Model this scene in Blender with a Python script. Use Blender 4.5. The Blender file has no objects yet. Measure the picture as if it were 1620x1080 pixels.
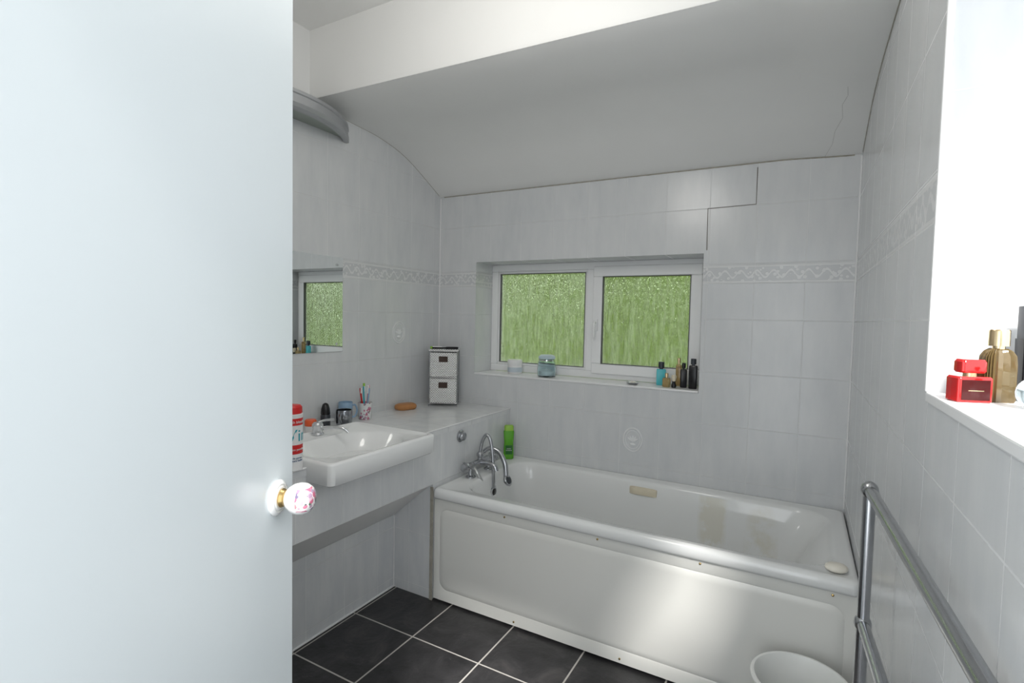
import bpy, bmesh, math, random
from mathutils import Vector, Matrix
random.seed(4)
scn=bpy.context.scene
COL=scn.collection
# ---------------------------------------------------------------- materials
class NT:
    def __init__(s,name):
        s.m=bpy.data.materials.new(name); s.m.use_nodes=True; s.t=s.m.node_tree; s.t.nodes.clear()
        s.out=s.n('ShaderNodeOutputMaterial'); s._tc=None; s._xyz=None
    def n(s,t,**k):
        x=s.t.nodes.new(t)
        for a,b in k.items(): setattr(x,a,b)
        return x
    def l(s,a,b): s.t.links.new(a,b)
    def put(s,sock,v):
        if hasattr(v,'is_output'): s.l(v,sock)
        else: sock.default_value=v
    def math(s,op,a,b=0.0,c=None):
        x=s.n('ShaderNodeMath',operation=op); s.put(x.inputs[0],a); s.put(x.inputs[1],b)
        if c is not None: s.put(x.inputs[2],c)
        return x.outputs[0]
    def obj(s):
        if not s._tc: s._tc=s.n('ShaderNodeTexCoord').outputs['Object']
        return s._tc
    def xyz(s):
        if not s._xyz:
            x=s.n('ShaderNodeSeparateXYZ'); s.l(s.obj(),x.inputs[0]); s._xyz=x.outputs
        return s._xyz
    def noise(s,scale,detail=3,stretch=(1,1,1),rough=.5,dist=0):
        mp=s.n('ShaderNodeMapping'); s.l(s.obj(),mp.inputs[0]); mp.inputs['Scale'].default_value=stretch
        x=s.n('ShaderNodeTexNoise'); x.inputs['Scale'].default_value=scale; x.inputs['Detail'].default_value=detail
        x.inputs['Roughness'].default_value=rough; x.inputs['Distortion'].default_value=dist
        s.l(mp.outputs[0],x.inputs['Vector']); return x.outputs['Fac']
    def ramp(s,f,stops):
        r=s.n('ShaderNodeValToRGB'); s.l(f,r.inputs[0]); e=r.color_ramp.elements
        while len(e)<len(stops): e.new(.5)
        for i,(p,c) in enumerate(stops): e[i].position=p; e[i].color=(*c,1)
        return r.outputs[0]
    def mix(s,f,a,b):
        x=s.n('ShaderNodeMix',data_type='RGBA'); s.put(x.inputs[0],f)
        s.put(x.inputs[6],a if hasattr(a,'is_output') else (*a,1)); s.put(x.inputs[7],b if hasattr(b,'is_output') else (*b,1)); return x.outputs[2]
    def bump(s,h,dist,st=1.0,nrm=None):
        b=s.n('ShaderNodeBump'); b.inputs['Distance'].default_value=dist; b.inputs['Strength'].default_value=st; s.l(h,b.inputs['Height'])
        if nrm is not None: s.l(nrm,b.inputs['Normal'])
        return b.outputs[0]
    def bsdf(s,col,rough=.5,metal=0,normal=None,trans=0,ior=1.45,coat=0,spec=.5,sub=0,emis=None,es=0,alpha=1):
        p=s.n('ShaderNodeBsdfPrincipled'); s.p=p
        s.put(p.inputs['Base Color'],col if hasattr(col,'is_output') else (*col,1)); s.put(p.inputs['Roughness'],rough)
        p.inputs['Metallic'].default_value=metal; p.inputs['Transmission Weight'].default_value=trans; p.inputs['IOR'].default_value=ior
        p.inputs['Coat Weight'].default_value=coat; p.inputs['Specular IOR Level'].default_value=spec
        if normal is not None: s.l(normal,p.inputs['Normal'])
        s.l(p.outputs[0],s.out.inputs[0]); return s.m
    def line(s,x,x0,p,w):
        a=s.math('DIVIDE',s.math('SUBTRACT',x,x0),p); a=s.math('FRACT',s.math('ADD',a,.5))
        a=s.math('MULTIPLY',s.math('ABSOLUTE',s.math('SUBTRACT',a,.5)),p); return s.math('LESS_THAN',a,w/2)
def M(name,col,rough=.5,metal=0,var=.04,scale=30,bump=0,**k):
    t=NT(name); f=t.noise(scale,3)
    c2=tuple(max(0,c*(1-var)) for c in col); c=t.mix(f,col,c2)
    r=t.math('MULTIPLY_ADD',f,.08,max(0,rough-.04))
    nr=t.bump(f,bump) if bump else None
    return t.bsdf(c,r,metal,normal=nr,**k)
PU=.2175
def wall_tile(name,ufun,u0,reveal=False):
    t=NT(name); x,y,z=t.xyz()
    u=ufun(t,x,y,z); v=z; gw=.0034
    lu=t.line(u,u0,PU,gw)
    if reveal:
        ins=t.math('GREATER_THAN',x,.2085); out=t.math('LESS_THAN',x,.2085)
    below=t.math('MULTIPLY',t.line(v,1.44,.27,gw),t.math('LESS_THAN',v,1.60))
    above=t.math('MULTIPLY',t.line(v,2.0,.283,gw),t.math('GREATER_THAN',v,1.66))
    inb=t.math('MULTIPLY',t.math('GREATER_THAN',v,1.623),t.math('LESS_THAN',v,1.708))
    edge=t.math('LESS_THAN',t.math('ABSOLUTE',t.math('SUBTRACT',t.math('ABSOLUTE',t.math('SUBTRACT',v,1.6655)),.0445)),.0022)
    rows=t.math('MAXIMUM',below,t.math('MAXIMUM',above,edge))
    if reveal:
        inb=t.math('MULTIPLY',inb,out)
        rows=t.math('ADD',t.math('MULTIPLY',rows,out),t.math('MULTIPLY',t.line(v,1.60,.245,gw),ins))
    g=t.math('MAXIMUM',lu,rows)
    n1=t.noise(16,4,(1,1,.25),.6); n2=t.noise(3,2)
    c=t.ramp(t.math('MULTIPLY_ADD',n1,.6,t.math('MULTIPLY',n2,.4)),[(.34,(.62,.637,.652)),(.64,(.695,.705,.712))])
    su=t.math('SINE',t.math('MULTIPLY',u,86)); sv=t.math('MULTIPLY',su,.017)
    d=t.math('ABSOLUTE',t.math('SUBTRACT',t.math('SUBTRACT',v,1.6655),sv))
    vine=t.math('LESS_THAN',d,.006)
    vor=t.n('ShaderNodeTexVoronoi'); vor.inputs['Scale'].default_value=42; t.l(t.obj(),vor.inputs['Vector'])
    leaf=t.math('LESS_THAN',vor.outputs['Distance'],.36)
    rope=t.math('GREATER_THAN',t.math('ABSOLUTE',t.math('SUBTRACT',v,1.6655)),.034)
    pat=t.math('MULTIPLY',t.math('MAXIMUM',t.math('MAXIMUM',vine,leaf),rope),inb)
    c=t.mix(t.math('MULTIPLY',inb,.8),c,(.77,.775,.775))
    c=t.mix(t.math('MULTIPLY',t.math('SUBTRACT',inb,pat),.75),c,(.55,.565,.58))
    c=t.mix(t.math('MULTIPLY',g,.55),c,(.78,.785,.785))
    h=t.math('ADD',t.math('SUBTRACT',t.math('MULTIPLY',pat,1.2),g),t.math('MULTIPLY',n1,.18))
    nr=t.bump(h,.0015)
    r=t.math('MULTIPLY_ADD',g,.35,.2)
    return t.bsdf(c,r,normal=nr)
m_back=wall_tile('tile_back',lambda t,x,y,z:x,.006)
m_left=wall_tile('tile_left',lambda t,x,y,z:y,2.5145)
m_right=wall_tile('tile_right',lambda t,x,y,z:t.math('ADD',x,y),.206+1.192,True)
def plain_tile(name,ufun,u0,v0,pv=.27):
    t=NT(name); x,y,z=t.xyz(); u=ufun(t,x,y,z)
    g=t.math('MAXIMUM',t.line(u,u0,PU,.0035),t.line(z,v0,pv,.0035))
    n1=t.noise(16,4,(1,1,.25),.6)
    c=t.ramp(n1,[(.35,(.68,.695,.71)),(.65,(.75,.76,.765))]); c=t.mix(t.math('MULTIPLY',g,.6),c,(.82,.825,.82))
    return t.bsdf(c,t.math('MULTIPLY_ADD',g,.4,.2),normal=t.bump(t.math('SUBTRACT',t.math('MULTIPLY',n1,.2),g),.0014))
m_apron=plain_tile('tile_apron',lambda t,x,y,z:t.math('ADD',x,y),.42,.32,.27)
t=NT('tile_top'); x,y,z=t.xyz(); g=t.math('MAXIMUM',t.line(y,1.09,PU,.0035),t.line(x,.03,PU,.0035)); n1=t.noise(14,4)
c=t.mix(t.math('MULTIPLY',g,.7),t.ramp(n1,[(.35,(.72,.735,.75)),(.65,(.79,.80,.80))]),(.58,.58,.57))
m_top=t.bsdf(c,.18,normal=t.bump(t.math('SUBTRACT',1.0,g),.0012))
t=NT('floor_slate'); x,y,z=t.xyz(); g=t.math('MAXIMUM',t.line(x,-1.455,.348,.007),t.line(y,1.757,.345,.007))
n1=t.noise(7,6,rough=.65,dist=.6); n2=t.noise(45,4)
c=t.ramp(n1,[(.3,(.016,.0155,.017)),(.55,(.036,.035,.037)),(.75,(.078,.073,.074))])
c=t.mix(g,c,(.50,.48,.45)); h=t.math('SUBTRACT',t.math('ADD',n1,t.math('MULTIPLY',n2,.2)),t.math('MULTIPLY',g,.8))
m_floor=t.bsdf(c,t.math('MULTIPLY_ADD',g,.4,.34),normal=t.bump(h,.004))
m_ceil=M('ceiling_paint',(.875,.875,.86),.75,var=.04,scale=4,bump=.002)
m_paint=M('white_paint',(.76,.765,.76),.6,var=.03,scale=5)
m_under=M('white_board',(.86,.86,.85),.5,var=.03,scale=5)
m_door=M('door_gloss_paint',(.735,.79,.815),.22,var=.02,scale=3)
m_upvc=M('white_upvc',(.90,.905,.91),.25,var=.02)
m_gasket=M('grey_gasket',(.12,.12,.12),.6)
m_sill=M('white_sill',(.86,.86,.865),.25,var=.04,scale=12)
m_caulk=M('grimy_caulk',(.50,.47,.40),.7,var=.5,scale=40)
m_crack=M('dark_crack',(.16,.14,.12),.9)
m_hair=M('hairline_crack',(.52,.51,.49),.9)
m_chrome=M('chrome',(.72,.73,.75),.1,1.0,var=.12,scale=20)
m_chromed=M('dull_chrome',(.50,.51,.53),.2,1.0,var=.2,scale=25)
m_hose=NT('hose_chrome'); xx=m_hose.noise(260,1); m_hose=m_hose.bsdf((.6,.6,.6),.3,1.0,normal=m_hose.bump(xx,.002))
m_ceramic=M('white_ceramic',(.86,.87,.87),.08,var=.02,coat=.4)
m_panel=M('bath_panel_acrylic',(.78,.78,.745),.22,var=.03,scale=5)
m_black=M('black_plastic',(.012,.012,.014),.25)
m_dark=M('dark_grey_plastic',(.04,.045,.055),.3)
m_brass=M('brass',(.62,.45,.20),.25,1.0)
m_gold=M('pale_gold',(.78,.60,.36),.22,1.0)
m_red=M('red_plastic',(.62,.02,.02),.25)
m_orange=M('orange_plastic',(.85,.13,.04),.3)
m_white=M('white_plastic',(.84,.84,.84),.3)
m_green=M('green_bottle',(.12,.42,.03),.25,var=.1)
m_lgreen=M('green_cap',(.30,.55,.06),.3)
m_teal=M('teal_plastic',(.02,.35,.42),.3)
m_navy=M('navy_print',(.03,.10,.25),.35)
m_blue=M('blue_ceramic',(.30,.45,.62),.2,var=.2)
m_soap=M('orange_soap',(.55,.25,.09),.4,var=.25,scale=40)
m_wsoap=M('cream_soap',(.86,.82,.73),.4)
m_beige=M('beige_grip',(.74,.67,.52),.35,var=.1)
m_grey=M('grey_lamp_metal',(.44,.45,.465),.35,.4)
m_pink=M('pink_plastic',(.75,.12,.25),.35)
m_bucket=M('white_bucket_plastic',(.86,.87,.85),.3,var=.03)
t=NT('tub_acrylic'); x,y,z=t.xyz()
CXT,CYT=-.6813,2.04
def spot(cx,cy,sx,sy):
    a=t.math('POWER',t.math('DIVIDE',t.math('SUBTRACT',x,cx-CXT),sx),2.0); b=t.math('POWER',t.math('DIVIDE',t.math('SUBTRACT',y,cy-CYT),sy),2.0)
    return t.math('MAXIMUM',t.math('SUBTRACT',1.0,t.math('ADD',a,b)),0.0)
n1=t.noise(14,4,rough=.6); s1=t.math('ADD',spot(-.35,2.715,.075,.04),t.math('MULTIPLY',spot(-.13,2.69,.085,.045),.7))
s1=t.math('MULTIPLY',s1,t.math('MAXIMUM',t.math('MULTIPLY',t.math('SUBTRACT',n1,.36),2.6),0.0)); s1=t.math('MINIMUM',s1,.35)
s1=t.math('MULTIPLY',s1,t.math('LESS_THAN',z,.55))
m_tub=t.bsdf(t.mix(s1,(.81,.82,.815),(.60,.54,.34)),.1,coat=.3)
m_mirror=NT('mirror_silver'); m_mirror=m_mirror.bsdf((.86,.89,.88),.01,1.0)
t=NT('reeded_glass'); n1=t.noise(75,4,(1,1,.12),.7); n2=t.noise(200,2,(1,1,.3))
hh=t.math('ADD',n1,t.math('MULTIPLY',n2,.4))
t.bsdf((.94,.97,.90),.06,trans=1.0,ior=1.45,normal=t.bump(hh,.020))
tl=t.n('ShaderNodeBsdfTranslucent'); tl.inputs[0].default_value=(.50,.56,.42,1); df=t.n('ShaderNodeMixShader'); t.put(df.inputs[0],t.math('MAXIMUM',t.math('MULTIPLY_ADD',n1,1.6,-.68),0.0)); t.l(t.p.outputs[0],df.inputs[1]); t.l(tl.outputs[0],df.inputs[2]); t.l(df.outputs[0],t.out.inputs[0])
m_obsc=t.m
t=NT('clear_glass'); tr=t.n('ShaderNodeBsdfTransparent'); gl=t.n('ShaderNodeBsdfGlossy'); gl.inputs['Roughness'].default_value=.02
mx=t.n('ShaderNodeMixShader'); mx.inputs[0].default_value=.06; t.l(tr.outputs[0],mx.inputs[1]); t.l(gl.outputs[0],mx.inputs[2]); t.l(mx.outputs[0],t.out.inputs[0]); m_clear=t.m
m_jar=M('jar_glass',(.80,.92,.95),.03,trans=1.0,var=.02,ior=1.3)
m_redglass=M('red_glass',(.50,.008,.008),.04,var=.1,coat=.5)
m_brownglass=M('bronze_glass',(.15,.105,.045),.08,.2,var=.2,coat=.5)
m_amber=M('amber_glass',(.75,.55,.25),.05,trans=.7,var=.1)
m_aqua=M('aqua_plastic',(.10,.55,.62),.2)
t=NT('sunny_grass'); n1=t.noise(.9,6,rough=.65); n2=t.noise(12,5)
m_grass=t.bsdf(t.ramp(t.math('MULTIPLY_ADD',n1,.8,t.math('MULTIPLY',n2,.2)),[(.38,(.014,.030,.004)),(.5,(.045,.078,.010)),(.62,(.12,.145,.040))]),.9,spec=.1)
t=NT('white_wicker'); x,y,z=t.xyz()
w=t.math('MULTIPLY',t.math('SINE',t.math('MULTIPLY',x,420)),t.math('SINE',t.math('MULTIPLY',z,420)))
m_wick=t.bsdf(t.mix(t.math('GREATER_THAN',w,-.1),(.55,.55,.55),(.94,.94,.93)),.6,normal=t.bump(w,.002))
def floral(name,sc,thr,ycond=None):
    t=NT(name); x,y,z=t.xyz(); v=t.n('ShaderNodeTexVoronoi'); v.inputs['Scale'].default_value=sc; t.l(t.obj(),v.inputs['Vector'])
    sp=t.n('ShaderNodeSeparateColor'); t.l(v.outputs['Color'],sp.inputs[0])
    col=t.ramp(sp.outputs[0],[(.0,(.45,.08,.15)),(.3,(.62,.25,.36)),(.5,(.08,.16,.07)),(.7,(.18,.12,.26)),(1,(.72,.50,.55))])
    f=t.math('MULTIPLY',t.math('LESS_THAN',v.outputs['Distance'],.6),t.math('GREATER_THAN',t.noise(sc*.3,2),thr))
    if ycond: f=t.math('MULTIPLY',f,ycond(t,x,y,z))
    return t.bsdf(t.mix(f,(.78,.78,.78),col),.08,coat=.3)
m_knob=floral('floral_porcelain',105,.36,lambda t,x,y,z:t.math('MULTIPLY',t.math('LESS_THAN',y,-.003),t.math('LESS_THAN',t.math('ABSOLUTE',t.math('SUBTRACT',z,.002)),.019)))
m_cup=floral('floral_cup',70,.5)
# ---------------------------------------------------------------- mesh builder
class MB:
    def __init__(s): s.v=[];s.f=[];s.mi=[]
    def add(s,vs,fs,mi=0,T=None):
        o=len(s.v)
        for v in vs:
            v=Vector(v); s.v.append(tuple(T@v if T is not None else v))
        for f in fs: s.f.append([i+o for i in f]); s.mi.append(mi)
        return s
    def box(s,lo,hi,mi=0,T=None):
        x0,y0,z0=lo;x1,y1,z1=hi
        return s.add([(x0,y0,z0),(x1,y0,z0),(x1,y1,z0),(x0,y1,z0),(x0,y0,z1),(x1,y0,z1),(x1,y1,z1),(x0,y1,z1)],
            [(0,3,2,1),(4,5,6,7),(0,1,5,4),(1,2,6,5),(2,3,7,6),(3,0,4,7)],mi,T)
    def rings(s,R,c0=True,c1=True,mi=0,T=None,closed=True):
        n=len(R[0]);vs=[p for r in R for p in r];fs=[]
        for k in range(len(R)-1):
            for i in range(n if closed else n-1):
                j=(i+1)%n; fs.append((k*n+i,k*n+j,(k+1)*n+j,(k+1)*n+i))
        if c0: fs.append(tuple(range(n-1,-1,-1)))
        if c1: fs.append(tuple((len(R)-1)*n+i for i in range(n)))
        return s.add(vs,fs,mi,T)
    def lathe(s,prof,c=(0,0,0),n=32,mi=0,T=None,c0=True,c1=True,sx=1,sy=1):
        return s.rings([[(c[0]+sx*r*math.cos(2*math.pi*i/n),c[1]+sy*r*math.sin(2*math.pi*i/n),c[2]+z) for i in range(n)] for r,z in prof],c0,c1,mi,T)
    def ball(s,c,r,mi=0,T=None,n=20,m=12):
        rx,ry,rz=(r,r,r) if not hasattr(r,'__len__') else r
        R=[]
        for k in range(1,m):
            a=math.pi*k/m; R.append([(c[0]+rx*math.sin(a)*math.cos(2*math.pi*i/n),c[1]+ry*math.sin(a)*math.sin(2*math.pi*i/n),c[2]-rz*math.cos(a)) for i in range(n)])
        return s.rings(R,True,True,mi,T)
    def sweep(s,pts,r,n=12,mi=0,T=None,smooth=6,flat=1.0):
        P=[Vector(p) for p in pts]
        if smooth and len(P)>2:
            Q=[]
            for i in range(len(P)-1):
                a=P[max(i-1,0)];b=P[i];c=P[i+1];d=P[min(i+2,len(P)-1)]
                for k in range(smooth):
                    u=k/smooth; Q.append(.5*((2*b)+(c-a)*u+(2*a-5*b+4*c-d)*u*u+(3*b-a-3*c+d)*u**3))
            Q.append(P[-1]);P=Q
        R=[];up=None
        for i,p in enumerate(P):
            tg=(P[min(i+1,len(P)-1)]-P[max(i-1,0)]).normalized()
            if up is None: up=tg.orthogonal().normalized()
            up=(up-tg*up.dot(tg)).normalized(); w=tg.cross(up)
            rr=r(i/(len(P)-1)) if callable(r) else r
            R.append([tuple(p+rr*(up*math.cos(2*math.pi*k/n)*flat+w*math.sin(2*math.pi*k/n))) for k in range(n)])
        return s.rings(R,True,True,mi,T)
    def obj(s,name,mats,parent=None,smooth=35,bevel=0,seg=2,**props):
        me=bpy.data.meshes.new(name); me.from_pydata(s.v,[],s.f)
        if not isinstance(mats,(list,tuple)): mats=[mats]
        for m in mats: me.materials.append(m)
        for p,i in zip(me.polygons,s.mi): p.material_index=i
        bm=bmesh.new(); bm.from_mesh(me); bmesh.ops.recalc_face_normals(bm,faces=bm.faces[:]); bm.to_mesh(me); bm.free()
        if smooth:
            for p in me.polygons: p.use_smooth=True
            me.set_sharp_from_angle(angle=math.radians(smooth))
        o=bpy.data.objects.new(name,me); COL.objects.link(o)
        if bevel:
            b=o.modifiers.new('bevel','BEVEL'); b.width=bevel; b.segments=seg; b.limit_method='ANGLE'; b.angle_limit=math.radians(40)
        if parent: o.parent=parent
        for k,v in props.items(): o[k]=v
        return o
def thing(name,label,cat,loc=(0,0,0),rot=0,group=None,kind=None):
    e=bpy.data.objects.new(name,None); e.empty_display_size=.05; COL.objects.link(e); e.location=loc; e.rotation_euler=(0,0,rot)
    if label: e['label']=label
    if cat: e['category']=cat
    if group: e['group']=group
    if kind: e['kind']=kind
    return e
def rr(x0,x1,y0,y1,r,z,n=8):
    pts=[]
    for cx,cy,a0 in ((x1-r,y1-r,0),(x0+r,y1-r,90),(x0+r,y0+r,180),(x1-r,y0+r,270)):
        for k in range(n+1):
            a=math.radians(a0+90*k/n); pts.append((cx+r*math.cos(a),cy+r*math.sin(a),z))
    return pts
def RotY(a): return Matrix.Rotation(math.radians(a),4,'Y')
def RotX(a): return Matrix.Rotation(math.radians(a),4,'X')
def RotZ(a): return Matrix.Rotation(math.radians(a),4,'Z')
def Tr(*p): return Matrix.Translation(p)
def text(name,body,size,mat,parent,wrapR=None,T=None,ang=0,depth=.0004):
    cu=bpy.data.curves.new(name,'FONT'); cu.body=body; cu.size=size; cu.align_x='CENTER'; cu.extrude=depth
    o=bpy.data.objects.new(name,cu); COL.objects.link(o); bpy.context.view_layer.update()
    me=bpy.data.meshes.new_from_object(o.evaluated_get(bpy.context.evaluated_depsgraph_get())); bpy.data.objects.remove(o)
    for v in me.vertices:
        x,y,z=v.co
        if wrapR:
            a=x/wrapR+ang; R=wrapR+.0006+z; v.co=(R*math.sin(a),-R*math.cos(a),y)
        else: v.co=(x,-z,y)
    if T is not None: me.transform(T)
    me.materials.clear(); me.materials.append(mat)
    o=bpy.data.objects.new(name,me); COL.objects.link(o); o.parent=parent; return o
# ---------------------------------------------------------------- dims
XL,XR,YB,YT=-2.127,.206,2.804,2.04
XA=-1.5695; XLOW=-1.82; ZT=.5735; ZC=.862; YF=-.06; CEI=2.785
prL=[(1.75,2.462),(1.83,2.452),(2.014,2.438),(2.225,2.430),(2.44,2.386),(2.62,2.302),(2.804,2.208)]
prR=[(1.75,2.35),(1.83,2.345),(2.014,2.342),(2.225,2.335),(2.44,2.31),(2.62,2.255),(2.804,2.185)]
def prof(P,y):
    for (a,b),(c,d) in zip(P,P[1:]):
        if y<=c: return b+(d-b)*(max(y,a)-a)/(c-a)
    return P[-1][1]
def prs(P,y):
    return sum(prof(P,min(max(y+o,1.75),2.804))*w for o,w in ((-.08,.2),(-.04,.2),(0,.2),(.04,.2),(.08,.2))) if 1.9<y<2.7 else prof(P,y)
def sof(x,y):
    lz=prs(prL,y); rz=prs(prR,y); mz=lz-.035*(x-XL)/(XR-XL)*min(1,(YB-y)/.4)-.01*(x-XL)/(XR-XL)
    k=max(0,(x+.14)/(XR+.14)); k=k*k*(3-2*k); return mz*(1-k)+rz*k
ys=[1.75+(YB+.02-1.75)*i/28 for i in range(29)]; xs=[XL-.02+(XR-XL+.04)*i/48 for i in range(49)]
b=MB()
b.box((XL-.1,YF-.1,CEI),(XR+.3,1.80,CEI+.1))
R=[]
for x in xs:
    ring=[(x,1.75,CEI+.02),(x,1.75,sof(x,1.75)+.012),(x,1.756,sof(x,1.76)+.002)]+[(x,y,sof(x,min(y,YB)) ) for y in ys[1:]]
    R.append(ring)
b.rings(R,False,False,closed=False)
b.box((XL-.1,1.80,CEI),(XR+.3,YB+.35,CEI+.1))
cp=[(.115,2.36),(.12,2.42),(.105,2.48),(.112,2.56),(.09,2.64),(.085,2.72),(.06,2.80)]
b.sweep([(x,y,sof(x,y)+.0004) for x,y in cp],.0007,6,1,smooth=0)
b.obj('ceiling',[m_ceil,m_hair],smooth=30,kind='structure')
MB().box((XL-.1,YF-1.2,-.1),(XR+.3,YB+.3,0)).obj('floor',m_floor,smooth=0,kind='structure')
def medal(b,T,mi):
    for rx,rz,r in ((.052,.064,.0045),(.040,.050,.0025)):
        n=36; pts=[(rx*math.cos(2*math.pi*i/n),0,rz*math.sin(2*math.pi*i/n)) for i in range(n+1)]
        b.sweep(pts,r,8,mi,T,smooth=0)
    for a in (-55,-28,0,28,55):
        q=T@Tr(0,0,-.012)@RotY(a)@Tr(0,0,.018); b.ball((0,0,0),(.006,.005,.019),mi,q,12,8)
    b.ball((0,0,-.026),(.017,.006,.009),mi,T,12,8)
m_relief=M('white_relief',(.80,.81,.815),.2)
WX0,WX1,WZ0,WZ1=-1.838,-.452,1.067,1.775; WD=.28
b=MB()
b.box((XL-.1,YB,-.1),(WX0,YB+WD,2.3)); b.box((WX1,YB,-.1),(XR+.3,YB+WD,2.3))
b.box((WX0,YB,-.1),(WX1,YB+WD,WZ0-.012)); b.box((WX0,YB,WZ1),(WX1,YB+WD,2.3)); b.box((XL-.1,YB+.03,2.3),(XR+.3,YB+WD,CEI))
medal(b,Tr(-.788,YB,.768),1)
ck=[(-.218,2.18),(-.218,2.003),(-.44,2.0),(-.438,1.79)]
b.sweep([(x,YB,z) for x,z in ck],.0022,6,2,smooth=0)
b.obj('wall_back',[m_back,m_relief,m_crack],smooth=30,kind='structure')
b=MB(); b.box((XL-.1,YF-.1,-.1),(XL,YB,2.47),0); b.box((XL-.1,YF-.1,2.47),(XL,YB,CEI),3)
medal(b,Tr(XL,2.406,1.322)@RotZ(90),1)
b.obj('wall_left',[m_left,m_relief,m_crack,m_paint],smooth=30,kind='structure')
RY0,RY1,RZ0,RZ1=.12,1.192,1.31,2.22; RD=.26
b=MB()
b.box((XR,YF-.1,-.1),(XR+RD,YB,RZ0-.02)); b.box((XR,RY1,RZ0-.02),(XR+RD,YB,2.6)); b.box((XR,YF-.1,RZ0-.02),(XR+RD,RY0,2.6)); b.box((XR,RY0,RZ1),(XR+RD,RY1,2.6))
b.box((XR,YF-.1,2.6),(XR+RD,YB,CEI),1)
b.obj('wall_right',[m_right,m_paint],smooth=0,kind='structure')
MB().box((XR-.004,RY0,RZ0-.019),(XR+RD-.05,RY1-.001,RZ0)).obj('trim_1',m_sill,smooth=0,bevel=.003,kind='structure')
MB().box((XR-.005,RY1-.006,RZ0),(XR+.006,RY1+.004,RZ1)).obj('trim_2',m_upvc,smooth=0,bevel=.002,kind='structure')
DX0,DX1=-.50,.19
b=MB(); b.box((XL-.1,YF-.1,-.1),(DX0,YF,CEI)); b.box((DX0,YF-.1,2.14),(XR,YF,CEI)); b.box((DX1,YF-.1,-.1),(XR,YF,2.14))
b.obj('wall_front',m_paint,smooth=0,kind='structure')
b=MB(); b.sweep([(x,YB-.001,sof(x,YB)+.001) for x in xs[1:-1]],.0028,6,smooth=0)
b.sweep([(XL+.001,y,sof(XL,y)+.001) for y in ys if y<YB],.0022,6,smooth=0); b.sweep([(XR-.001,y,sof(XR,y)+.001) for y in ys if y<YB],.0022,6,smooth=0)
b.obj('trim_3',m_caulk,kind='structure')
b=MB(); b.sweep([(XL+.002,YB-.002,ZC),(XL+.002,YB-.002,2.2)],.004,8,smooth=0); b.sweep([(XR-.002,YB-.002,.58),(XR-.002,YB-.002,2.18)],.004,8,smooth=0)
b.obj('trim_4',m_sill,kind='structure')
# ---------------------------------------------------------------- back window
w=thing('window_1','white plastic window with two obscured glass panes',None,(WX0,YB+.2,WZ0),kind='structure')
def frame(b,x0,x1,z0,z1,t,y0,y1,mi=0):
    b.box((x0,y0,z0),(x1,y1,z0+t),mi); b.box((x0,y0,z1-t),(x1,y1,z1),mi); b.box((x0,y0,z0+t),(x0+t,y1,z1-t),mi); b.box((x1-t,y0,z0+t),(x1,y1,z1-t),mi)
W=WX1-WX0; Hh=WZ1-WZ0
b=MB(); frame(b,0,W,0,Hh,.045,0,.065); mx=(-1.125)-WX0; b.box((mx-.03,0,.045),(mx+.03,.065,Hh-.045))
b.obj('frame',m_upvc,w,0,.004)
b=MB(); frame(b,.045,mx-.03,.045,Hh-.045,.016,.012,.05); b.obj('glazing_bead',m_upvc,w,0,.003)
b=MB(); frame(b,mx+.012,W-.03,.03,Hh-.03,.062,-.016,.03); b.obj('sash',m_upvc,w,0,.006)
b=MB(); frame(b,.060,mx-.045,.060,Hh-.06,.004,.010,.03); frame(b,mx+.073,W-.091,.091,Hh-.091,.004,-.017,.01); b.obj('gasket',m_gasket,w,0)
MB().box((.05,.026,.05),(mx-.035,.031,Hh-.05)).obj('glass_pane',m_obsc,w,0)
MB().box((mx+.07,.002,.088),(W-.088,.007,Hh-.088)).obj('glass_pane',m_obsc,w,0)
b=MB(); b.box((mx+.025,-.03,.29),(mx+.05,-.016,.36)); b.sweep([(mx+.0375,-.028,.34),(mx+.0375,-.05,.335),(mx+.0375,-.052,.31),(mx+.0375,-.05,.25)],.008,10)
b.obj('handle',m_upvc,w,35,.002)
MB().box((WX0+.001,YB-.006,WZ0-.0115),(WX1-.001,YB+.199,WZ0)).obj('trim_5',m_sill,smooth=0,bevel=.003,kind='structure')
# right window
w=thing('window_2','white plastic casement window with clear glass',None,(XR+RD-.06,RY0,RZ0),kind='structure')
b=MB(); L=RY1-RY0; H2=RZ1-RZ0
def fr2(b,y0,y1,z0,z1,t,x0,x1):
    b.box((x0,y0,z0),(x1,y1,z0+t)); b.box((x0,y0,z1-t),(x1,y1,z1)); b.box((x0,y0,z0+t),(x1,y0+t,z1-t)); b.box((x0,y1-t,z0+t),(x1,y1,z1-t))
fr2(b,0,L,0,H2,.05,0,.06); b.obj('frame',m_upvc,w,0,.004)
MB().box((.025,.05,.05),(.03,L-.05,H2-.05)).obj('glass_pane',m_clear,w,0)
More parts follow.
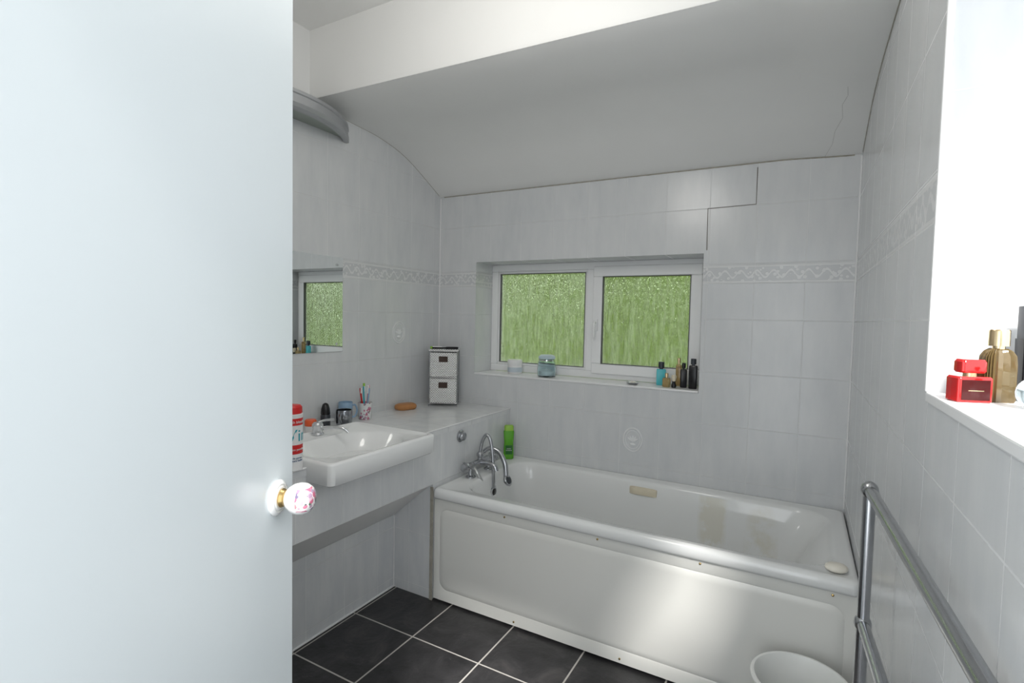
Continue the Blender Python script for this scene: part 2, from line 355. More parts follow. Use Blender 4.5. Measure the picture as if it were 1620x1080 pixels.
# ---------------------------------------------------------------- door
hd=Vector((-.47,-.07,0)); E=Vector((-.813,.634,0)); dd=(E-hd); LW=dd.length; ang=math.atan2(dd.y,dd.x)
d=thing('door_1','open white gloss painted door with floral china knob',None,(hd.x,hd.y,0),ang,kind='structure')
MB().box((0,0,.008),(LW,.036,2.11)).obj('door_leaf',m_door,d,0,.003)
kx=LW-.060; kz=1.107
K=Tr(kx,0,kz)@RotX(90)
MB().lathe([(.0,.0),(.030,.0),(.031,.003),(.029,.006),(.024,.008),(.0225,.0065),(.019,.009),(.0,.009)],T=K,n=40).obj('knob_rose',m_ceramic,d)
MB().lathe([(.015,.008),(.0165,.011),(.014,.016),(.0155,.020),(.014,.024),(.0115,.026)],T=K,n=32).obj('knob_collar',m_brass,d)
ko=MB().lathe([(.010,-.026),(.013,-.024),(.020,-.018),(.0255,-.009),(.0275,.001),(.0265,.010),(.022,.018),(.014,.0235),(.006,.0255),(.0,.0258)],n=40,T=RotX(90)).obj('door_knob',m_knob,d)
ko.location=(kx,-.042,kz)
for z in (.25,1.85): MB().box((-.012,-.004,z),(.012,.036,z+.09)).obj('hinge',m_brass,d,0)
# ---------------------------------------------------------------- vanity counter
v=thing('vanity_counter','white tiled vanity counter and boxing built along wall','counter',(XLOW,1.5,0))
inv=Tr(-XLOW,-1.5,0)
Y0=.75; by0,by1,bx0,bx1=1.277,1.885,-1.935,-1.437
XL2=XL+.001
b=MB()
b.box((XL2,Y0,ZC-.03),(-1.96,YB-.002,ZC),0,inv); b.box((-1.96,Y0,ZC-.03),(XA+.003,by0+.02,ZC),0,inv); b.box((-1.96,by1-.02,ZC-.03),(XA+.003,YB-.002,ZC),0,inv)
b.obj('worktop',m_top,v,0)
b=MB()
b.box((XA-.02,Y0,.59),(XA,by0+.02,ZC-.031),0,inv); b.box((XA-.02,by0+.02,.59),(XA,by1-.02,.80),0,inv); b.box((XA-.02,by1-.02,.59),(XA,YB-.002,ZC-.031),0,inv)
b.obj('apron',m_apron,v,0)
b=MB(); b.box((XL2,Y0,0.001),(XLOW,YT,.385),0,inv); b.box((XL2,YT,0.001),(XA-.001,YB-.002,.589),0,inv)
b.obj('lower_boxing',m_apron,v,0)
b=MB(); b.add([(XLOW-.0,Y0,.386),(XLOW-.0,YT-.001,.386),(XA-.021,YT-.001,.58),(XA-.021,Y0,.58),(XLOW,Y0,.398),(XLOW,YT-.001,.398),(XA-.021,YT-.001,.59),(XA-.021,Y0,.59)],
 [(0,1,2,3),(7,6,5,4),(0,4,5,1),(2,6,7,3),(1,5,6,2),(0,3,7,4)],0,inv)
b.obj('sloping_underside',m_under,v,0)
for P_,r_ in (([(XA+.003,Y0,ZC-.002),(XA+.003,by0,ZC-.002)],.004),([(XA+.003,by1,ZC-.002),(XA+.003,YB-.003,ZC-.002)],.004),([(XLOW+.003,YT-.004,.002),(XLOW+.003,YT-.004,.385)],.004),([(XLOW+.002,Y0,.005),(XLOW+.002,YT,.005)],.005)):
    MB().sweep(P_,r_,10,0,inv,0).obj('edge_trim',m_sill,v)
p=thing('flush_push_button','round chrome push button on tiled boxing','button',(XA+.001,2.268,.79))
MB().lathe([(.0,0),(.032,0),(.033,.004),(.028,.008),(.026,.008)],T=RotY(90),n=36).obj('collar',m_chromed,p)
MB().lathe([(.023,.004),(.024,.022),(.021,.026),(.0,.027)],T=RotY(90),n=36).obj('button',m_chromed,p)
# basin
bs=thing('wash_basin','white ceramic semi-recessed basin set in tiled counter','basin',((bx0+bx1)/2,(by0+by1)/2,.80))
inv=Tr(-(bx0+bx1)/2,-(by0+by1)/2,-.80); ZB=.892
def bow(ring,amt):
    cy=(by0+by1)/2; out=[]
    for x,y,z in ring:
        if x>(bx0+bx1)/2: x+=amt*(1-((y-cy)/(by1-by0)*2)**2)
        out.append((x,y,z))
    return out
R=[bow(rr(bx0+.03,bx1-.012,by0+.012,by1-.012,.022,.803),.004),bow(rr(bx0+.012,bx1-.003,by0+.003,by1-.003,.022,.810),.004),
   bow(rr(bx0,bx1,by0,by1,.022,ZB-.010),.004),bow(rr(bx0+.003,bx1-.003,by0+.003,by1-.003,.022,ZB-.003),.004),bow(rr(bx0+.01,bx1-.01,by0+.01,by1-.01,.022,ZB),.004),
   bow(rr(bx0+.018,bx1-.020,by0+.020,by1-.020,.025,ZB-.001),.003),bow(rr(bx0+.022,bx1-.025,by0+.024,by1-.024,.025,ZB-.006),.003),
   rr(bx0+.115,bx1-.048,by0+.055,by1-.055,.16,ZB-.010),rr(bx0+.122,bx1-.056,by0+.066,by1-.066,.155,ZB-.020),rr(bx0+.14,bx1-.075,by0+.095,by1-.095,.135,ZB-.065),
   rr(bx0+.165,bx1-.105,by0+.14,by1-.14,.11,ZB-.115),rr(bx0+.20,bx1-.15,by0+.20,by1-.20,.07,ZB-.14),rr(bx0+.235,bx1-.2,by0+.27,by1-.27,.02,ZB-.148)]
MB().rings(R,True,True,0,inv).obj('bowl',m_ceramic,bs,50)
MB().lathe([(.0,-.147),(.022,-.146),(.024,-.143),(.018,-.144),(0,-.1445)],((bx0+bx1)/2+.02,(by0+by1)/2,ZB),T=inv).obj('drain',m_chrome,bs)
ty=(by0+by1)/2+.01
bt=thing('basin_mixer_tap','chrome mixer tap standing on back ledge of basin','tap',(bx0+.06,ty,ZB-.006))
MB().lathe([(.0,0),(.026,0),(.027,.004),(.022,.010),(.021,.03),(.024,.036),(.024,.046),(.018,.054),(.0,.057)],n=28).obj('tap_body',m_chrome,bt)
MB().sweep([(0,0,.022),(.05,.02,.034),(.10,.05,.030),(.12,.065,.012)],lambda u:.010-.003*u,14,flat=.8).obj('spout',m_chrome,bt)
MB().sweep([(0,0,.054),(.01,.03,.060),(.02,.075,.058)],lambda u:.005+.002*u,12,flat=.6).obj('lever',m_chrome,bt)
# ---------------------------------------------------------------- bathtub
TX0,TX1,TY0,TY1=XA+.003,XR-.002,YT,YB-.002
tb=thing('bathtub','white acrylic bathtub with white front panel along tiled wall','bathtub',((TX0+TX1)/2,TY0,0))
inv=Tr(-(TX0+TX1)/2,-TY0,0)
def wav(r,a):
    out=[]
    for x,y,z in r:
        if y<(TY0+TY1)/2:
            k=min(1,max(0,(x+.86)/.16)); k=k*k*(3-2*k); k2=min(1,max(0,(-.02-x)/.12)); k2=k2*k2*(3-2*k2); y+=a*k*k2
        out.append((x,y,z))
    return out
def rl(x0,x1,y0,y1,r,z):
    base=rr(x0,x1,y0,y1,r,z,10); out=[]
    for i,p in enumerate(base):
        q=base[(i+1)%len(base)]; out.append(p)
        if (i+1)%11==0:
            for k in range(1,16): out.append(tuple(p[j]+(q[j]-p[j])*k/16 for j in range(3)))
    return out
R=[rl(TX0,TX1,TY0+.012,TY1,.02,.520),rl(TX0,TX1,TY0-.004,TY1,.02,.522),rl(TX0,TX1,TY0-.010,TY1,.02,.532),rl(TX0,TX1,TY0-.010,TY1,.02,.556),rl(TX0+.002,TX1-.002,TY0-.004,TY1-.002,.02,.568),
 rl(TX0+.010,TX1-.008,TY0+.008,TY1-.008,.02,ZT),rl(TX0+.02,TX1-.018,TY0+.018,TY1-.018,.03,ZT-.001),rl(TX0+.03,TX1-.028,TY0+.026,TY1-.026,.05,ZT-.004),
 wav(rl(TX0+.105,TX1-.055,TY0+.058,TY1-.058,.13,ZT-.004),-.018),wav(rl(TX0+.112,TX1-.065,TY0+.066,TY1-.066,.13,ZT-.008),-.018),wav(rl(TX0+.12,TX1-.08,TY0+.075,TY1-.075,.13,ZT-.022),-.018),
 wav(rl(TX0+.135,TX1-.13,TY0+.09,TY1-.088,.13,.47),-.006),rl(TX0+.15,TX1-.19,TY0+.105,TY1-.10,.13,.35),rl(TX0+.175,TX1-.27,TY0+.13,TY1-.125,.13,.22),rl(TX0+.21,TX1-.34,TY0+.17,TY1-.165,.11,.172),rl(TX0+.30,TX1-.45,TY0+.27,TY1-.27,.06,.165)]
MB().rings(R,False,True,0,inv).obj('tub_shell',m_tub,tb,55)
b=MB(); px0,px1=TX0+.004,TX1; pz0,pz1=.012,.524
def pr(x0,x1,z0,z1,r,y): return [(a,y,c) for a,c,_ in rr(x0,x1,z0,z1,r,0,6)]
R=[pr(px0,px1,pz0,pz1,.004,TY0+.02),pr(px0,px1,pz0,pz1,.004,TY0+.004),pr(px0+.028,px1-.03,pz0+.05,pz1-.045,.05,TY0+.004),pr(px0+.034,px1-.036,pz0+.056,pz1-.051,.048,TY0+.007),
   pr(px0+.042,px1-.044,pz0+.064,pz1-.059,.045,TY0+.003),pr(px0+.06,px1-.06,pz0+.08,pz1-.08,.04,TY0+.002)]
b.rings(R,True,True,0,inv); b.obj('front_panel',m_panel,tb,25)
for x,z in ((-1.16,.508),(-.71,.508),(-.3,.508),(.13,.508),(-1.1,.03),(-.6,.03)):
    MB().lathe([(.0,0),(.0045,0),(.004,.003),(0,.004)],T=inv@Tr(x,TY0+.004,z)@RotX(90),n=14).obj('screw',m_brass,tb)
gy=TY1-.068
b=MB(); G=[]
for k in range(13):
    u=-1+2*k/12; G.append([(-.70+.085*u,gy+.02-yy*.048*math.sqrt(max(.02,1-u**6)),.513+zz*(.026 if abs(u)<.95 else .018)) for yy,zz in ((0,1),(.5,1.05),(.9,.75),(1,.2),(.95,-.5),(.5,-.9),(0,-1))])
b.rings(G,True,True,0,inv); b.obj('grip_handle',m_beige,tb,40)
T_=inv@Tr(TX0+.128,2.40,.475)@RotY(90)
MB().lathe([(0,0),(.032,0),(.033,.005),(.028,.009),(.0,.009)],T=T_,n=32).obj('overflow',m_chrome,tb)
MB().lathe([(0,.009),(.02,.0092),(.019,.0098),(.006,.010),(.0,.0115)],T=T_,n=20).obj('overflow_grille',m_black,tb)
MB().lathe([(.0,.0),(.033,.0),(.034,.003),(.0,.004)],(-1.22,2.42,.166),T=inv).obj('drain',m_chrome,tb)
MB().box((XA-.014,YT-.005,.0),(XA+.0035,YT-.0005,.575)).obj('trim_6',m_caulk,smooth=0,kind='structure')
# ---------------------------------------------------------------- bath mixer tap
bm_=thing('bath_shower_mixer_tap','chrome bath mixer tap with shower hose on tub end','tap',(-1.512,2.38,ZT-.003))
b=MB()
for s in (-.09,.09):
    b.lathe([(0,0),(.027,0),(.027,.006),(.016,.012),(.015,.055),(.019,.06),(.019,.075),(.0,.08)],(0,s,0),24)
b.sweep([(0,-.09,.062),(0,.09,.062)],.0175,18,smooth=0); b.sweep([(0,0,.06),(0,0,.112)],.015,16,smooth=0); b.lathe([(.015,.09),(.02,.095),(.02,.108),(.012,.118),(0,.12)],(0,0,0),20)
b.obj('tap_body',m_chromed,bm_)
for s in (-1,1):
    b=MB(); T_=Tr(0,s*.09,.062)@RotX(-90*s)
    b.lathe([(.016,.0),(.019,.01),(.013,.02),(.018,.03),(.024,.036),(.025,.06),(.02,.068),(0,.07)],T=T_,n=24)
    for k in range(4):
        b.sweep([(0,0,.05),(.031*math.cos(k*math.pi/2+.4),.031*math.sin(k*math.pi/2+.4),.05)],.007,8,T=T_,smooth=0)
    b.obj('tap_handle',m_chromed,bm_)
MB().sweep([(0,0,.06),(.05,0,.062),(.09,0,.052),(.105,0,.025)],lambda u:.016-.003*u,16).obj('spout',m_chromed,bm_)
MB().sweep([(0,0,.115),(.008,.004,.17),(.03,.01,.212),(.055,.012,.19),(.072,.01,.12),(.082,.005,.03),(.09,0,-.07)],.0095,12).obj('shower_hose',m_chromed,bm_)
b=MB(); b.sweep([(.0,.035,.11),(.03,.05,.13),(.08,.065,.115),(.12,.062,.06),(.135,.055,.0),(.138,.05,-.03)],lambda u:.0115+.004*u,14); b.obj('shower_handle',m_chromed,bm_)
b=MB(); T_=Tr(.139,.05,-.035)@RotY(65); b.lathe([(0,-.008),(.014,-.008),(.028,.004),(.032,.014),(.028,.018),(0,.018)],T=T_,n=24); b.lathe([(0,.0185),(.022,.0185),(.019,.021),(0,.022)],T=T_,n=24,mi=1); b.obj('shower_head',[m_chromed,m_dark],bm_)
MB().sweep([(0,-.07,.055),(.035,-.085,.03),(.055,-.07,-.015),(.06,-.05,-.06)],.009,12).obj('hose_loop',m_hose,bm_)
# ---------------------------------------------------------------- mirror
mr=thing('wall_mirror','frameless rectangular mirror screwed to tiled wall','mirror',(XL,1.66,1.23))
MB().box((.001,-.30,0),(.006,.30,.492)).obj('mirror_glass',m_mirror,mr,0,.001)
for yy in (-.26,.26):
    for zz in (.04,.452): MB().lathe([(0,0),(.007,0),(.006,.004),(0,.005)],T=Tr(.006,yy,zz)@RotY(90),n=14).obj('mirror_fixing',m_chrome,mr)
# ---------------------------------------------------------------- wall lamp
lp=thing('wall_lamp','grey half-moon wall uplighter above mirror','lamp',(XL,1.60,2.322))
def arc(c,s,z,n=24):
    Rr=(c*c+s*s)/(2*s); a0=math.asin(c/Rr); return [(Rr*math.cos(-a0+2*a0*i/n)-(Rr-s)+.001,Rr*math.sin(-a0+2*a0*i/n),z) for i in range(n+1)]
R=[arc(.385,.150,0.0),arc(.40,.165,.006),arc(.402,.176,.020),arc(.402,.176,.024),arc(.398,.170,.026),arc(.396,.166,.060),arc(.400,.172,.064),arc(.400,.172,.078),arc(.385,.155,.082),arc(.355,.130,.08),arc(.355,.125,.012),arc(.365,.132,0),arc(.385,.150,0)]
MB().rings(R,False,False,closed=False).obj('lamp_shade',m_grey,lp,30)
b=MB(); A=arc(.352,.122,.018); B=arc(.352,.122,.026); b.rings([A+[(.001,.34,.018),(.001,-.34,.018)],B+[(.001,.34,.026),(.001,-.34,.026)]],True,True); b.obj('diffuser',M('frosted_diffuser',(.34,.38,.34),.3),lp,30)
b=MB().box((.001,-.30,.03),(.03,.30,.075)).obj('back_plate',m_grey,lp,0,.003)
# ---------------------------------------------------------------- wicker tower
tw=thing('drawer_tower','small white wicker two-drawer tower on counter corner','storage drawers',(-1.975,2.665,ZC),math.radians(31))
hw,hdp=.088,.068
b=MB()
for sx in (-1,1):
    for sy in (-1,1): b.sweep([(sx*hw,sy*hdp,0),(sx*hw,sy*hdp,.355)],.003,8,smooth=0)
for z in (.02,.18,.345):
    for sy in (-1,1): b.sweep([(-hw,sy*hdp,z),(hw,sy*hdp,z)],.0025,8,smooth=0)
    for sx in (-1,1): b.sweep([(sx*hw,-hdp,z),(sx*hw,hdp,z)],.0025,8,smooth=0)
b.obj('wire_frame',m_chromed,tw)
MB().box((-hw-.004,-hdp-.004,.348),(hw+.004,hdp+.004,.356)).obj('top_panel',m_wick,tw,0,.002)
m_leather=M('brown_leather',(.05,.028,.02),.6)
for z0 in (.024,.186):
    b=MB(); R=[]
    for k in range(57):
        zz=z0+.15*k/56; o_=.0025*abs(math.sin(k*math.pi/4))
        R.append(rr(-hw+.006-o_,hw-.006+o_,-hdp+.0-o_-.006,hdp-.006,.008,zz,3))
    b.rings(R,True,True)
    b.obj('drawer',m_wick,tw,30)
    MB().box((-.028,-.0785,z0+.092),(.028,-.060,z0+.128)).obj('handle',m_leather,tw,0,.003)
TC=(-1.975,2.665)
def on_tower(name,label,cat,dx,dy,rot):
    c,s=math.cos(math.radians(31)),math.sin(math.radians(31))
    return thing(name,label,cat,(TC[0]+c*dx-s*dy,TC[1]+s*dx+c*dy,ZC+.3565),math.radians(31+rot))
e=on_tower('hair_comb','dark green plastic comb lying on drawer tower','comb',0,.035,8)
b=MB(); b.box((-.075,-.004,0),(.075,.008,.006)); [b.box((-.07+.005*i,-.022,.001),(-.068+.005*i,-.004,.005)) for i in range(28)]; b.obj('comb_body',M('dark_green',(.03,.12,.06),.4),e,0)
e=on_tower('hair_brush','black hair brush lying on drawer tower','brush',.01,-.04,-8)
MB().sweep([(-.085,0,.007),(-.02,0,.007),(.03,0,.009),(.08,0,.009)],lambda u:.005 if u<.5 else .008,10).obj('brush_handle',m_black,e)
e=on_tower('cosmetic_tube','small white cosmetic tube with green cap lying on tower','tube',-.045,-.01,20)
MB().sweep([(-.03,0,.009),(.03,0,.009)],lambda u:.009-.003*u,12,smooth=0).obj('tube_body',m_white,e); MB().sweep([(-.045,0,.008),(-.03,0,.008)],.008,12,smooth=0).obj('tube_cap',m_lgreen,e)
e=on_tower('nail_scissors','small teal handled nail scissors lying on tower','scissors',.045,.0,40)
b=MB(); b.sweep([(-.03,-.004,.004),(.03,.004,.004)],.0022,6,smooth=0); b.sweep([(-.03,.004,.006),(.03,-.004,.006)],.0022,6,smooth=0); b.obj('blades',m_chrome,e)
for s in (-1,1): MB().sweep([(-.03+.0-.012*(1-math.cos(a)),s*.008+.008*math.sin(a),.005) for a in [i*math.pi/6 for i in range(13)]],.002,6,smooth=0).obj('finger_ring',m_teal,e)
# ---------------------------------------------------------------- counter items
def lath(name,label,cat,loc,parts,rot=0,group=None):
    e=thing(name,label,cat,loc,math.radians(rot),group)
    for pn,pf,mt,kw in parts: MB().lathe(pf,**kw).obj(pn,mt,e,40)
    return e
ca=thing('cleaner_canister','white cleaner canister with red lid and teal lettering','container',(-1.588,1.236,ZC+.0005))
rc=.0345
MB().lathe([(0,0),(rc,0),(rc+.001,.003),(rc,.006),(rc,.20),(rc+.001,.203),(rc-.002,.205),(0,.205)],n=40).obj('canister_body',m_white,ca)
MB().lathe([(rc-.003,.205),(rc-.001,.207),(rc-.002,.228),(rc-.008,.235),(.012,.237),(0,.237)],n=40).obj('canister_lid',m_red,ca)
MB().lathe([(rc+.0004,.062),(rc+.0004,.095)],n=40,c0=False,c1=False).obj('label_band',m_red,ca)
MB().lathe([(rc+.0004,.165),(rc+.0004,.19)],n=40,c0=False,c1=False).obj('label_band',m_red,ca)
text('label_text','Vim',.062,m_teal,ca,rc,Tr(0,0,.108),ang=1.75)
text('label_text','lemon powder',.011,m_white,ca,rc+.0008,Tr(0,0,.075),ang=1.35)
text('label_text','kills germs\ncleans baths',.0095,m_navy,ca,rc+.0006,Tr(0,0,.045),ang=1.35)
text('label_text','with bleach',.013,m_white,ca,rc+.0008,Tr(0,0,.173),ang=1.35)
lath('orange_lid_pot','small orange-lidded pot beside basin tap','pot',(-2.035,1.685,ZC),[('pot_body',[(0,0),(.024,0),(.025,.004),(.025,.03)],m_white,{}),('pot_lid',[(.026,.028),(.027,.03),(.027,.052),(.023,.058),(0,.059)],m_orange,{})])
lath('deodorant','dark tapered roll-on deodorant bottle beside basin','bottle',(-2.065,1.80,ZC),[('bottle_body',[(0,0),(.021,0),(.024,.004),(.024,.055),(.021,.062)],m_dark,{}),('bottle_cap',[(.022,.062),(.023,.066),(.021,.09),(.014,.112),(.006,.118),(0,.119)],m_black,{})])
def mug(name,label,loc,R_,Hm,mat,rot,mat2=None):
    e=thing(name,label,'mug',loc,math.radians(rot))
    MB().lathe([(0,0),(R_*.82,0),(R_*.92,.004),(R_,.02),(R_,Hm-.003),(R_-.001,Hm),(R_-.004,Hm-.001),(R_-.004,.02),(R_*.7,.006),(0,.006)],n=36).obj('mug_body',mat,e,50)
    MB().sweep([(R_-.002,0,Hm*.8),(R_+.014,0,Hm*.82),(R_+.024,0,Hm*.55),(R_+.014,0,Hm*.25),(R_-.002,0,Hm*.22)],.0045,10).obj('mug_handle',mat,e)
    return e
mug('metal_mug','shiny silver mug beside wash basin',(-2.005,1.865,ZC),.040,.082,M('polished_silver',(.42,.44,.47),.12,1.0,var=.5,scale=45),-60)
mug('ceramic_mug','pale blue ceramic mug behind silver mug',(-2.075,1.940,ZC),.036,.104,m_blue,60)
cup=thing('toothbrush_cup','white floral cup holding toothbrushes','cup',(-2.045,2.05,ZC))
MB().lathe([(0,0),(.031,0),(.033,.004),(.037,.085),(.038,.09),(.035,.09),(.031,.01),(0,.007)],n=36).obj('cup_body',m_cup,cup,50)
for i,(a,mat,mat2) in enumerate(((10,m_blue,m_white),(85,m_pink,m_white),(155,m_white,m_lgreen),(225,m_red,m_white),(295,m_teal,m_white))):
    e=thing('toothbrush',('blue','pink','white and green','red','teal')[i]+' toothbrush standing in floral cup','toothbrush',(-2.045,2.05,ZC+.011),math.radians(a))
    e['group']='toothbrushes in the cup'
    L_=.135+.012*(i%3)
    MB().sweep([(.009,0,0),(.015,0,L_*.5),(.024,0,L_),(.026,0,L_+.022)],lambda u:.0048-.001*u,8).obj('brush_handle',mat,e)
    MB().box((.026-.012,-.005,L_-.006),(.024,.005,L_+.022)).obj('bristles',mat2,e,0,.001)
sp=MB(); sp.rings([rr(-.058,.058,-.036,.036,.03,0),rr(-.066,.066,-.043,.043,.038,.008),rr(-.068,.068,-.045,.045,.04,.018),rr(-.064,.064,-.041,.041,.037,.029),rr(-.048,.048,-.028,.028,.025,.036)])
e=thing('soap_bar','oval orange-brown soap bar on tiled counter','soap',(-2.062,2.40,ZC),math.radians(75)); sp.obj('soap_body',m_soap,e,60)
sp=MB(); sp.lathe([(.026,0),(.033,.004),(.036,.010),(.034,.017),(.027,.023),(.014,.026),(0,.0265)],n=36,sy=.76)
e=thing('soap_bar','small cream soap bar on bath rim corner','soap',(.140,2.098,ZT-.001),math.radians(10)); sp.obj('soap_body',m_wsoap,e,60)
e=thing('shampoo_bottle','green shampoo bottle standing on bath rim corner','bottle',(-1.522,2.715,ZT-.002),math.radians(35))
b=MB(); b.rings([rr(-.028,.028,-.016,.016,.014,0),rr(-.031,.031,-.018,.018,.016,.005),rr(-.031,.031,-.018,.018,.016,.03),rr(-.028,.028,-.017,.017,.015,.10),rr(-.032,.032,-.018,.018,.016,.165),rr(-.029,.029,-.017,.017,.015,.172)]); b.obj('bottle_body',m_green,e,40)
MB().rings([rr(-.028,.028,-.016,.016,.014,.172),rr(-.028,.028,-.016,.016,.014,.198),rr(-.022,.022,-.012,.012,.010,.205)]).obj('bottle_cap',m_lgreen,e,40)
MB().box((-.021,-.0195,.03),(.021,-.0175,.085)).obj('bottle_label',M('dark_green_label',(.03,.16,.03),.4),e,0,.0004)
text('label_text','herbal\nshampoo',.010,m_white,e,None,Tr(0,-.0198,.062))
# ---------------------------------------------------------------- window sill items (back)
z=WZ0
lath('cream_jar','white plastic cream jar on window sill','jar',(-1.60,2.915,z),[('jar_body',[(0,0),(.042,0),(.045,.004),(.046,.05),(.043,.056)],m_white,{}),('jar_label',[(.0466,.012),(.0466,.042)],M('label_blue_grey',(.55,.62,.68),.4),{'c0':False,'c1':False}),('jar_lid',[(.046,.056),(.048,.06),(.048,.084),(.044,.090),(0,.091)],m_white,{})])
e=thing('clip_top_jar','clear glass clip-top jar with pale blue lid on window sill','jar',(-1.365,2.895,z))
MB().lathe([(0,0),(.050,0),(.056,.006),(.058,.05),(.054,.090),(.046,.104),(.046,.110),(.043,.110),(.050,.085),(.054,.05),(.052,.01),(0,.006)],n=40).obj('jar_glass',m_jar,e,50)
MB().lathe([(.050,.110),(.052,.113),(.051,.124),(.038,.134),(0,.136)],n=36).obj('jar_lid',M('pale_blue_lid',(.55,.68,.74),.3),e)
MB().lathe([(.0495,.098),(.0495,.106)],n=36,c0=False,c1=False).obj('wire_clip',m_chrome,e)
MB().lathe([(0,.008),(.044,.008),(.049,.02),(.047,.035),(.02,.046),(0,.05)],n=24).obj('cotton_contents',M('cotton',(.85,.86,.86),.9),e)
lath('trinket_dish','small metallic round dish on window sill','dish',(-.815,2.86,z),[('dish_body',[(0,0),(.022,0),(.032,.006),(.036,.012),(.034,.013),(.02,.006),(0,.006)],m_chromed,{}),('soap_piece',[(0,.006),(.018,.006),(.02,.011),(.012,.017),(0,.018)],m_wsoap,{})])
def rbot(name,label,loc,w_,d_,h_,mat,capr,caph,cmat,rot=0,neck=.006):
    e=thing(name,label,'bottle',loc,math.radians(rot)); b=MB(); r=min(w_,d_)*.22
    b.rings([rr(-w_/2+.002,w_/2-.002,-d_/2+.002,d_/2-.002,r,0,4),rr(-w_/2,w_/2,-d_/2,d_/2,r,.003,4),rr(-w_/2,w_/2,-d_/2,d_/2,r,h_-.006,4),rr(-w_/2+.003,w_/2-.003,-d_/2+.003,d_/2-.003,r*.9,h_,4)]); b.obj('bottle_body',mat,e,40)
    MB().lathe([(capr*.6,h_-.001),(capr*.6,h_+neck),(capr,h_+neck),(capr,h_+neck+caph-.002),(capr-.002,h_+neck+caph),(0,h_+neck+caph)],n=24).obj('bottle_cap',cmat,e)
    return e
rbot('perfume_bottle','aqua lotion bottle with dark pump on window sill',(-.675,2.93,z),.05,.03,.09,m_aqua,.016,.035,m_dark,20)
rbot('perfume_bottle','small amber perfume bottle on window sill',(-.63,2.865,z),.04,.026,.05,m_amber,.009,.02,m_gold,-10)
rbot('perfume_bottle','tall clear perfume bottle with gold cap on window sill',(-.585,2.955,z),.03,.026,.12,m_amber,.009,.03,m_gold,5)
rbot('perfume_bottle','black perfume bottle with black cap on window sill',(-.548,2.90,z),.034,.028,.10,m_black,.010,.028,m_black,15)
rbot('aftershave_bottle','tall glossy black aftershave bottle on window sill',(-.495,2.88,z),.042,.03,.125,m_black,.014,.03,m_dark,0)
lath('shaving_brush','small dark shaving brush on window sill','brush',(-.59,2.86,z),[('brush_handle',[(0,0),(.012,0),(.014,.012),(.008,.028),(.010,.035)],m_black,{}),('brush_bristles',[(.009,.035),(.015,.06),(.011,.068),(0,.07)],m_beige,{})])
# ---------------------------------------------------------------- right sill items
z=RZ0
e=thing('perfume_bottle','squat glossy red perfume bottle with red cap on window sill','perfume bottle',(.238,1.080,z),math.radians(20))
MB().rings([rr(-.0225,.0225,-.014,.014,.003,0,3),rr(-.025,.025,-.0155,.0155,.004,.002,3),rr(-.025,.025,-.0155,.0155,.004,.038,3),rr(-.0225,.0225,-.014,.014,.003,.041,3)]).obj('bottle_body',m_redglass,e,30)
MB().box((-.020,-.0162,.004),(.020,-.0152,.036)).obj('bottle_label',M('deep_black_red',(.05,.004,.004),.1),e,0)
MB().box((-.011,-.0167,.0185),(.011,-.0160,.0197)).obj('label_line',m_gold,e,0)
MB().lathe([(.009,.041),(.009,.047)],n=20).obj('neck_ring',m_gold,e)
MB().rings([rr(-.016,.016,-.0105,.0105,.004,.0465,3),rr(-.018,.018,-.012,.012,.005,.049,3),rr(-.018,.018,-.012,.012,.005,.064,3),rr(-.0155,.0155,-.010,.010,.004,.068,3)]).obj('bottle_cap',m_redglass,e,30)
e=thing('perfume_bottle','tall ribbed bronze glass perfume bottle with gold cap','perfume bottle',(.277,1.105,z),math.radians(20))
R=[]
for zz,sc in ((0,.92),(.003,1),(.06,1),(.074,.95),(.082,.75),(.086,.5)):
    R.append([((.0215+.0016*math.cos(i*math.pi))*sc*math.copysign(abs(math.cos(a))**.5,math.cos(a)),(.013+.0013*math.cos(i*math.pi))*sc*math.copysign(abs(math.sin(a))**.5,math.sin(a)),zz) for i,a in ((i,2*math.pi*i/44) for i in range(44))])
MB().rings(R).obj('bottle_body',m_brownglass,e,25)
MB().lathe([(.008,.085),(.008,.09),(.0135,.09),(.0135,.114),(.0125,.116),(0,.1165)],n=32).obj('bottle_cap',m_gold,e)
e=thing('aftershave_bottle','tall slim matte black aftershave bottle on window sill','bottle',(.328,1.145,z),math.radians(10))
MB().rings([rr(-.016,.016,-.014,.014,.003,0,3),rr(-.017,.017,-.015,.015,.003,.1,3),rr(-.017,.017,-.015,.015,.003,.102,3)]).obj('bottle_body',m_black,e,30)
MB().rings([rr(-.0155,.0155,-.0135,.0135,.003,.102,3),rr(-.0155,.0155,-.0135,.0135,.003,.155,3)]).obj('bottle_cap',m_dark,e,30)
e=thing('perfume_bottle','round clear glass perfume bottle on window sill','perfume bottle',(.303,1.03,z))
MB().ball((0,0,.024),(.024,.014,.024)).obj('bottle_body',m_jar,e,60)
MB().lathe([(.006,.046),(.006,.052),(.011,.053),(.011,.066),(0,.067)],n=20).obj('bottle_cap',m_chrome,e)
# ---------------------------------------------------------------- towel rail
tr=thing('towel_rail','chrome floor-standing towel rail against tiled wall','towel rail',(.147,1.38,0))
dv=Vector((.043,-.76,-.012))
for q in (Vector((0,0,0)),dv):
    b=MB(); q2=Vector((q.x,q.y,0)); zt=1.063+q.z
    b.sweep([tuple(q2),tuple(q2+Vector((0,0,zt)))],.0125,16,smooth=0); b.lathe([(0,0),(.026,0),(.027,.004),(.015,.012)],(q2.x,q2.y,0),24)
    for zz in (zt,.76,.30): b.ball((q2.x,q2.y,zz),(.0175,.0175,.02))
    b.obj('post',m_chromed,tr,50)
for zz in (1.063,.76,.30):
    MB().sweep([(0,0,zz),tuple(dv+Vector((0,0,zz)))],.0122,16,smooth=0).obj('rail',m_chromed,tr)
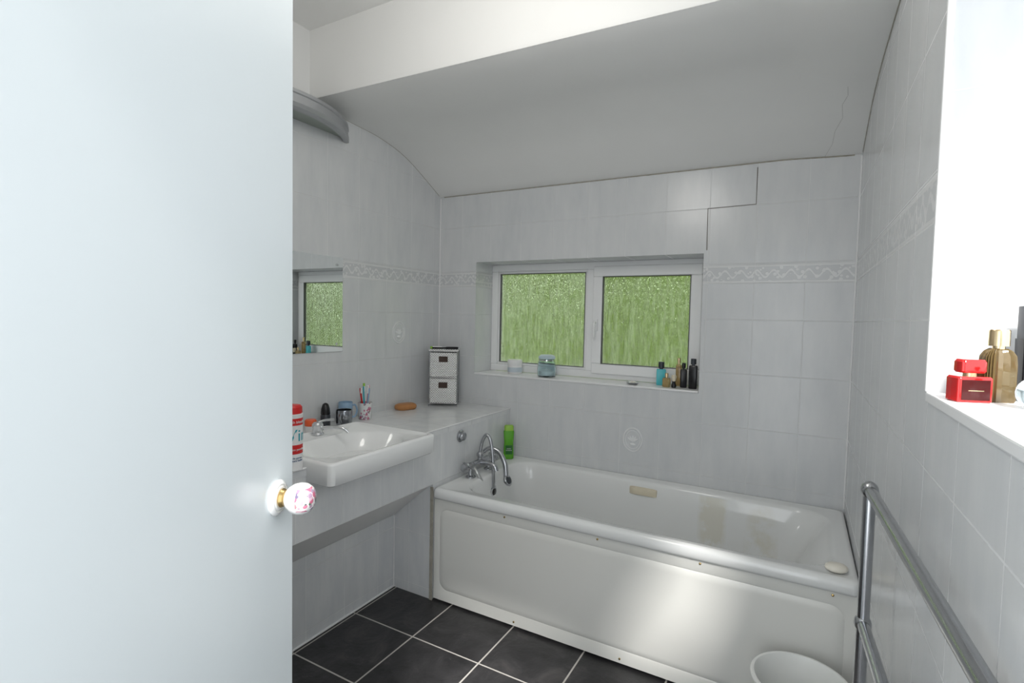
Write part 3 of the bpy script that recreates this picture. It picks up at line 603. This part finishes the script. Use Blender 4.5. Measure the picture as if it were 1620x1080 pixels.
# ---------------------------------------------------------------- bucket
e=thing('waste_bucket','round white plastic bucket on floor beside bath','bucket',(.045,1.845,0))
MB().lathe([(0,0),(.105,0),(.11,.004),(.136,.285),(.145,.289),(.147,.296),(.143,.302),(.136,.302),(.132,.296),(.107,.012),(0,.01)],n=56).obj('bucket_body',m_bucket,e,40)
# ---------------------------------------------------------------- outside lawn
b=MB(); R=[]
for i in range(25):
    x=-9+15*i/24; R.append([(x,3.6+7*j/16,-.4+ (j/16)*4.6+.15*math.sin(x*1.3+j*.6)) for j in range(17)])
b.rings(R,False,False,closed=False); g=b.obj('lawn',m_grass,None,60); g['label']='sunlit green grassy bank outside the window'; g['category']='lawn'; g['kind']='stuff'
# ---------------------------------------------------------------- lights
wd=bpy.data.worlds.new('world'); scn.world=wd; wd.use_nodes=True; nt=wd.node_tree; nt.nodes.clear()
bg=nt.nodes.new('ShaderNodeBackground'); wo=nt.nodes.new('ShaderNodeOutputWorld'); bg.inputs[0].default_value=(.93,.97,1.0,1); bg.inputs[1].default_value=2.85; nt.links.new(bg.outputs[0],wo.inputs[0])
def light(name,kind,loc,dirv,energy,col=(1,1,1),**k):
    L=bpy.data.lights.new(name,kind); L.energy=energy; L.color=col
    for a,c in k.items(): setattr(L,a,c)
    o=bpy.data.objects.new(name,L); COL.objects.link(o); o.location=loc; o.rotation_euler=Vector(dirv).to_track_quat('-Z','Y').to_euler(); return o
light('sun','SUN',(3,-3,5),(-.65,1.30,-1.40),8.5,(1,.97,.93),angle=math.radians(10))
light('room_fill','POINT',(-.80,.95,2.42),(0,0,-1),14,(1,.965,.91),shadow_soft_size=.22)  # unseen fill point added to lift the interior brightness, no fitting behind it
o=light('sky_portal','AREA',(XR+RD+.02,(RY0+RY1)/2,(RZ0+RZ1)/2),(-1,0,0),1,shape='RECTANGLE',size=1.15,size_y=1.15); o.data.cycles.is_portal=True
o=light('door_portal','AREA',((DX0+DX1)/2,YF-.12,1.05),(0,1,0),1,shape='SQUARE',size=2.2); o.data.cycles.is_portal=True
# ---------------------------------------------------------------- camera
f=820.2512; th=math.radians(29.1403); p=math.radians(2.7115); r=math.radians(1.2025)
F=Vector((-math.sin(th)*math.cos(p),math.cos(th)*math.cos(p),-math.sin(p))); Rv=Vector((math.cos(th),math.sin(th),0)); U=Rv.cross(F)
Rc=Rv*math.cos(r)+U*math.sin(r); Uc=U*math.cos(r)-Rv*math.sin(r)
cam=bpy.data.cameras.new('camera'); co=bpy.data.objects.new('camera',cam); COL.objects.link(co)
co.matrix_world=Matrix((( Rc.x,Uc.x,-F.x,0),(Rc.y,Uc.y,-F.y,0),(Rc.z,Uc.z,-F.z,1.43),(0,0,0,1)))
cam.sensor_width=36; cam.lens=36*f/1620; cam.clip_start=.02; scn.camera=co
try: scn.view_settings.view_transform='Standard'
except Exception: pass
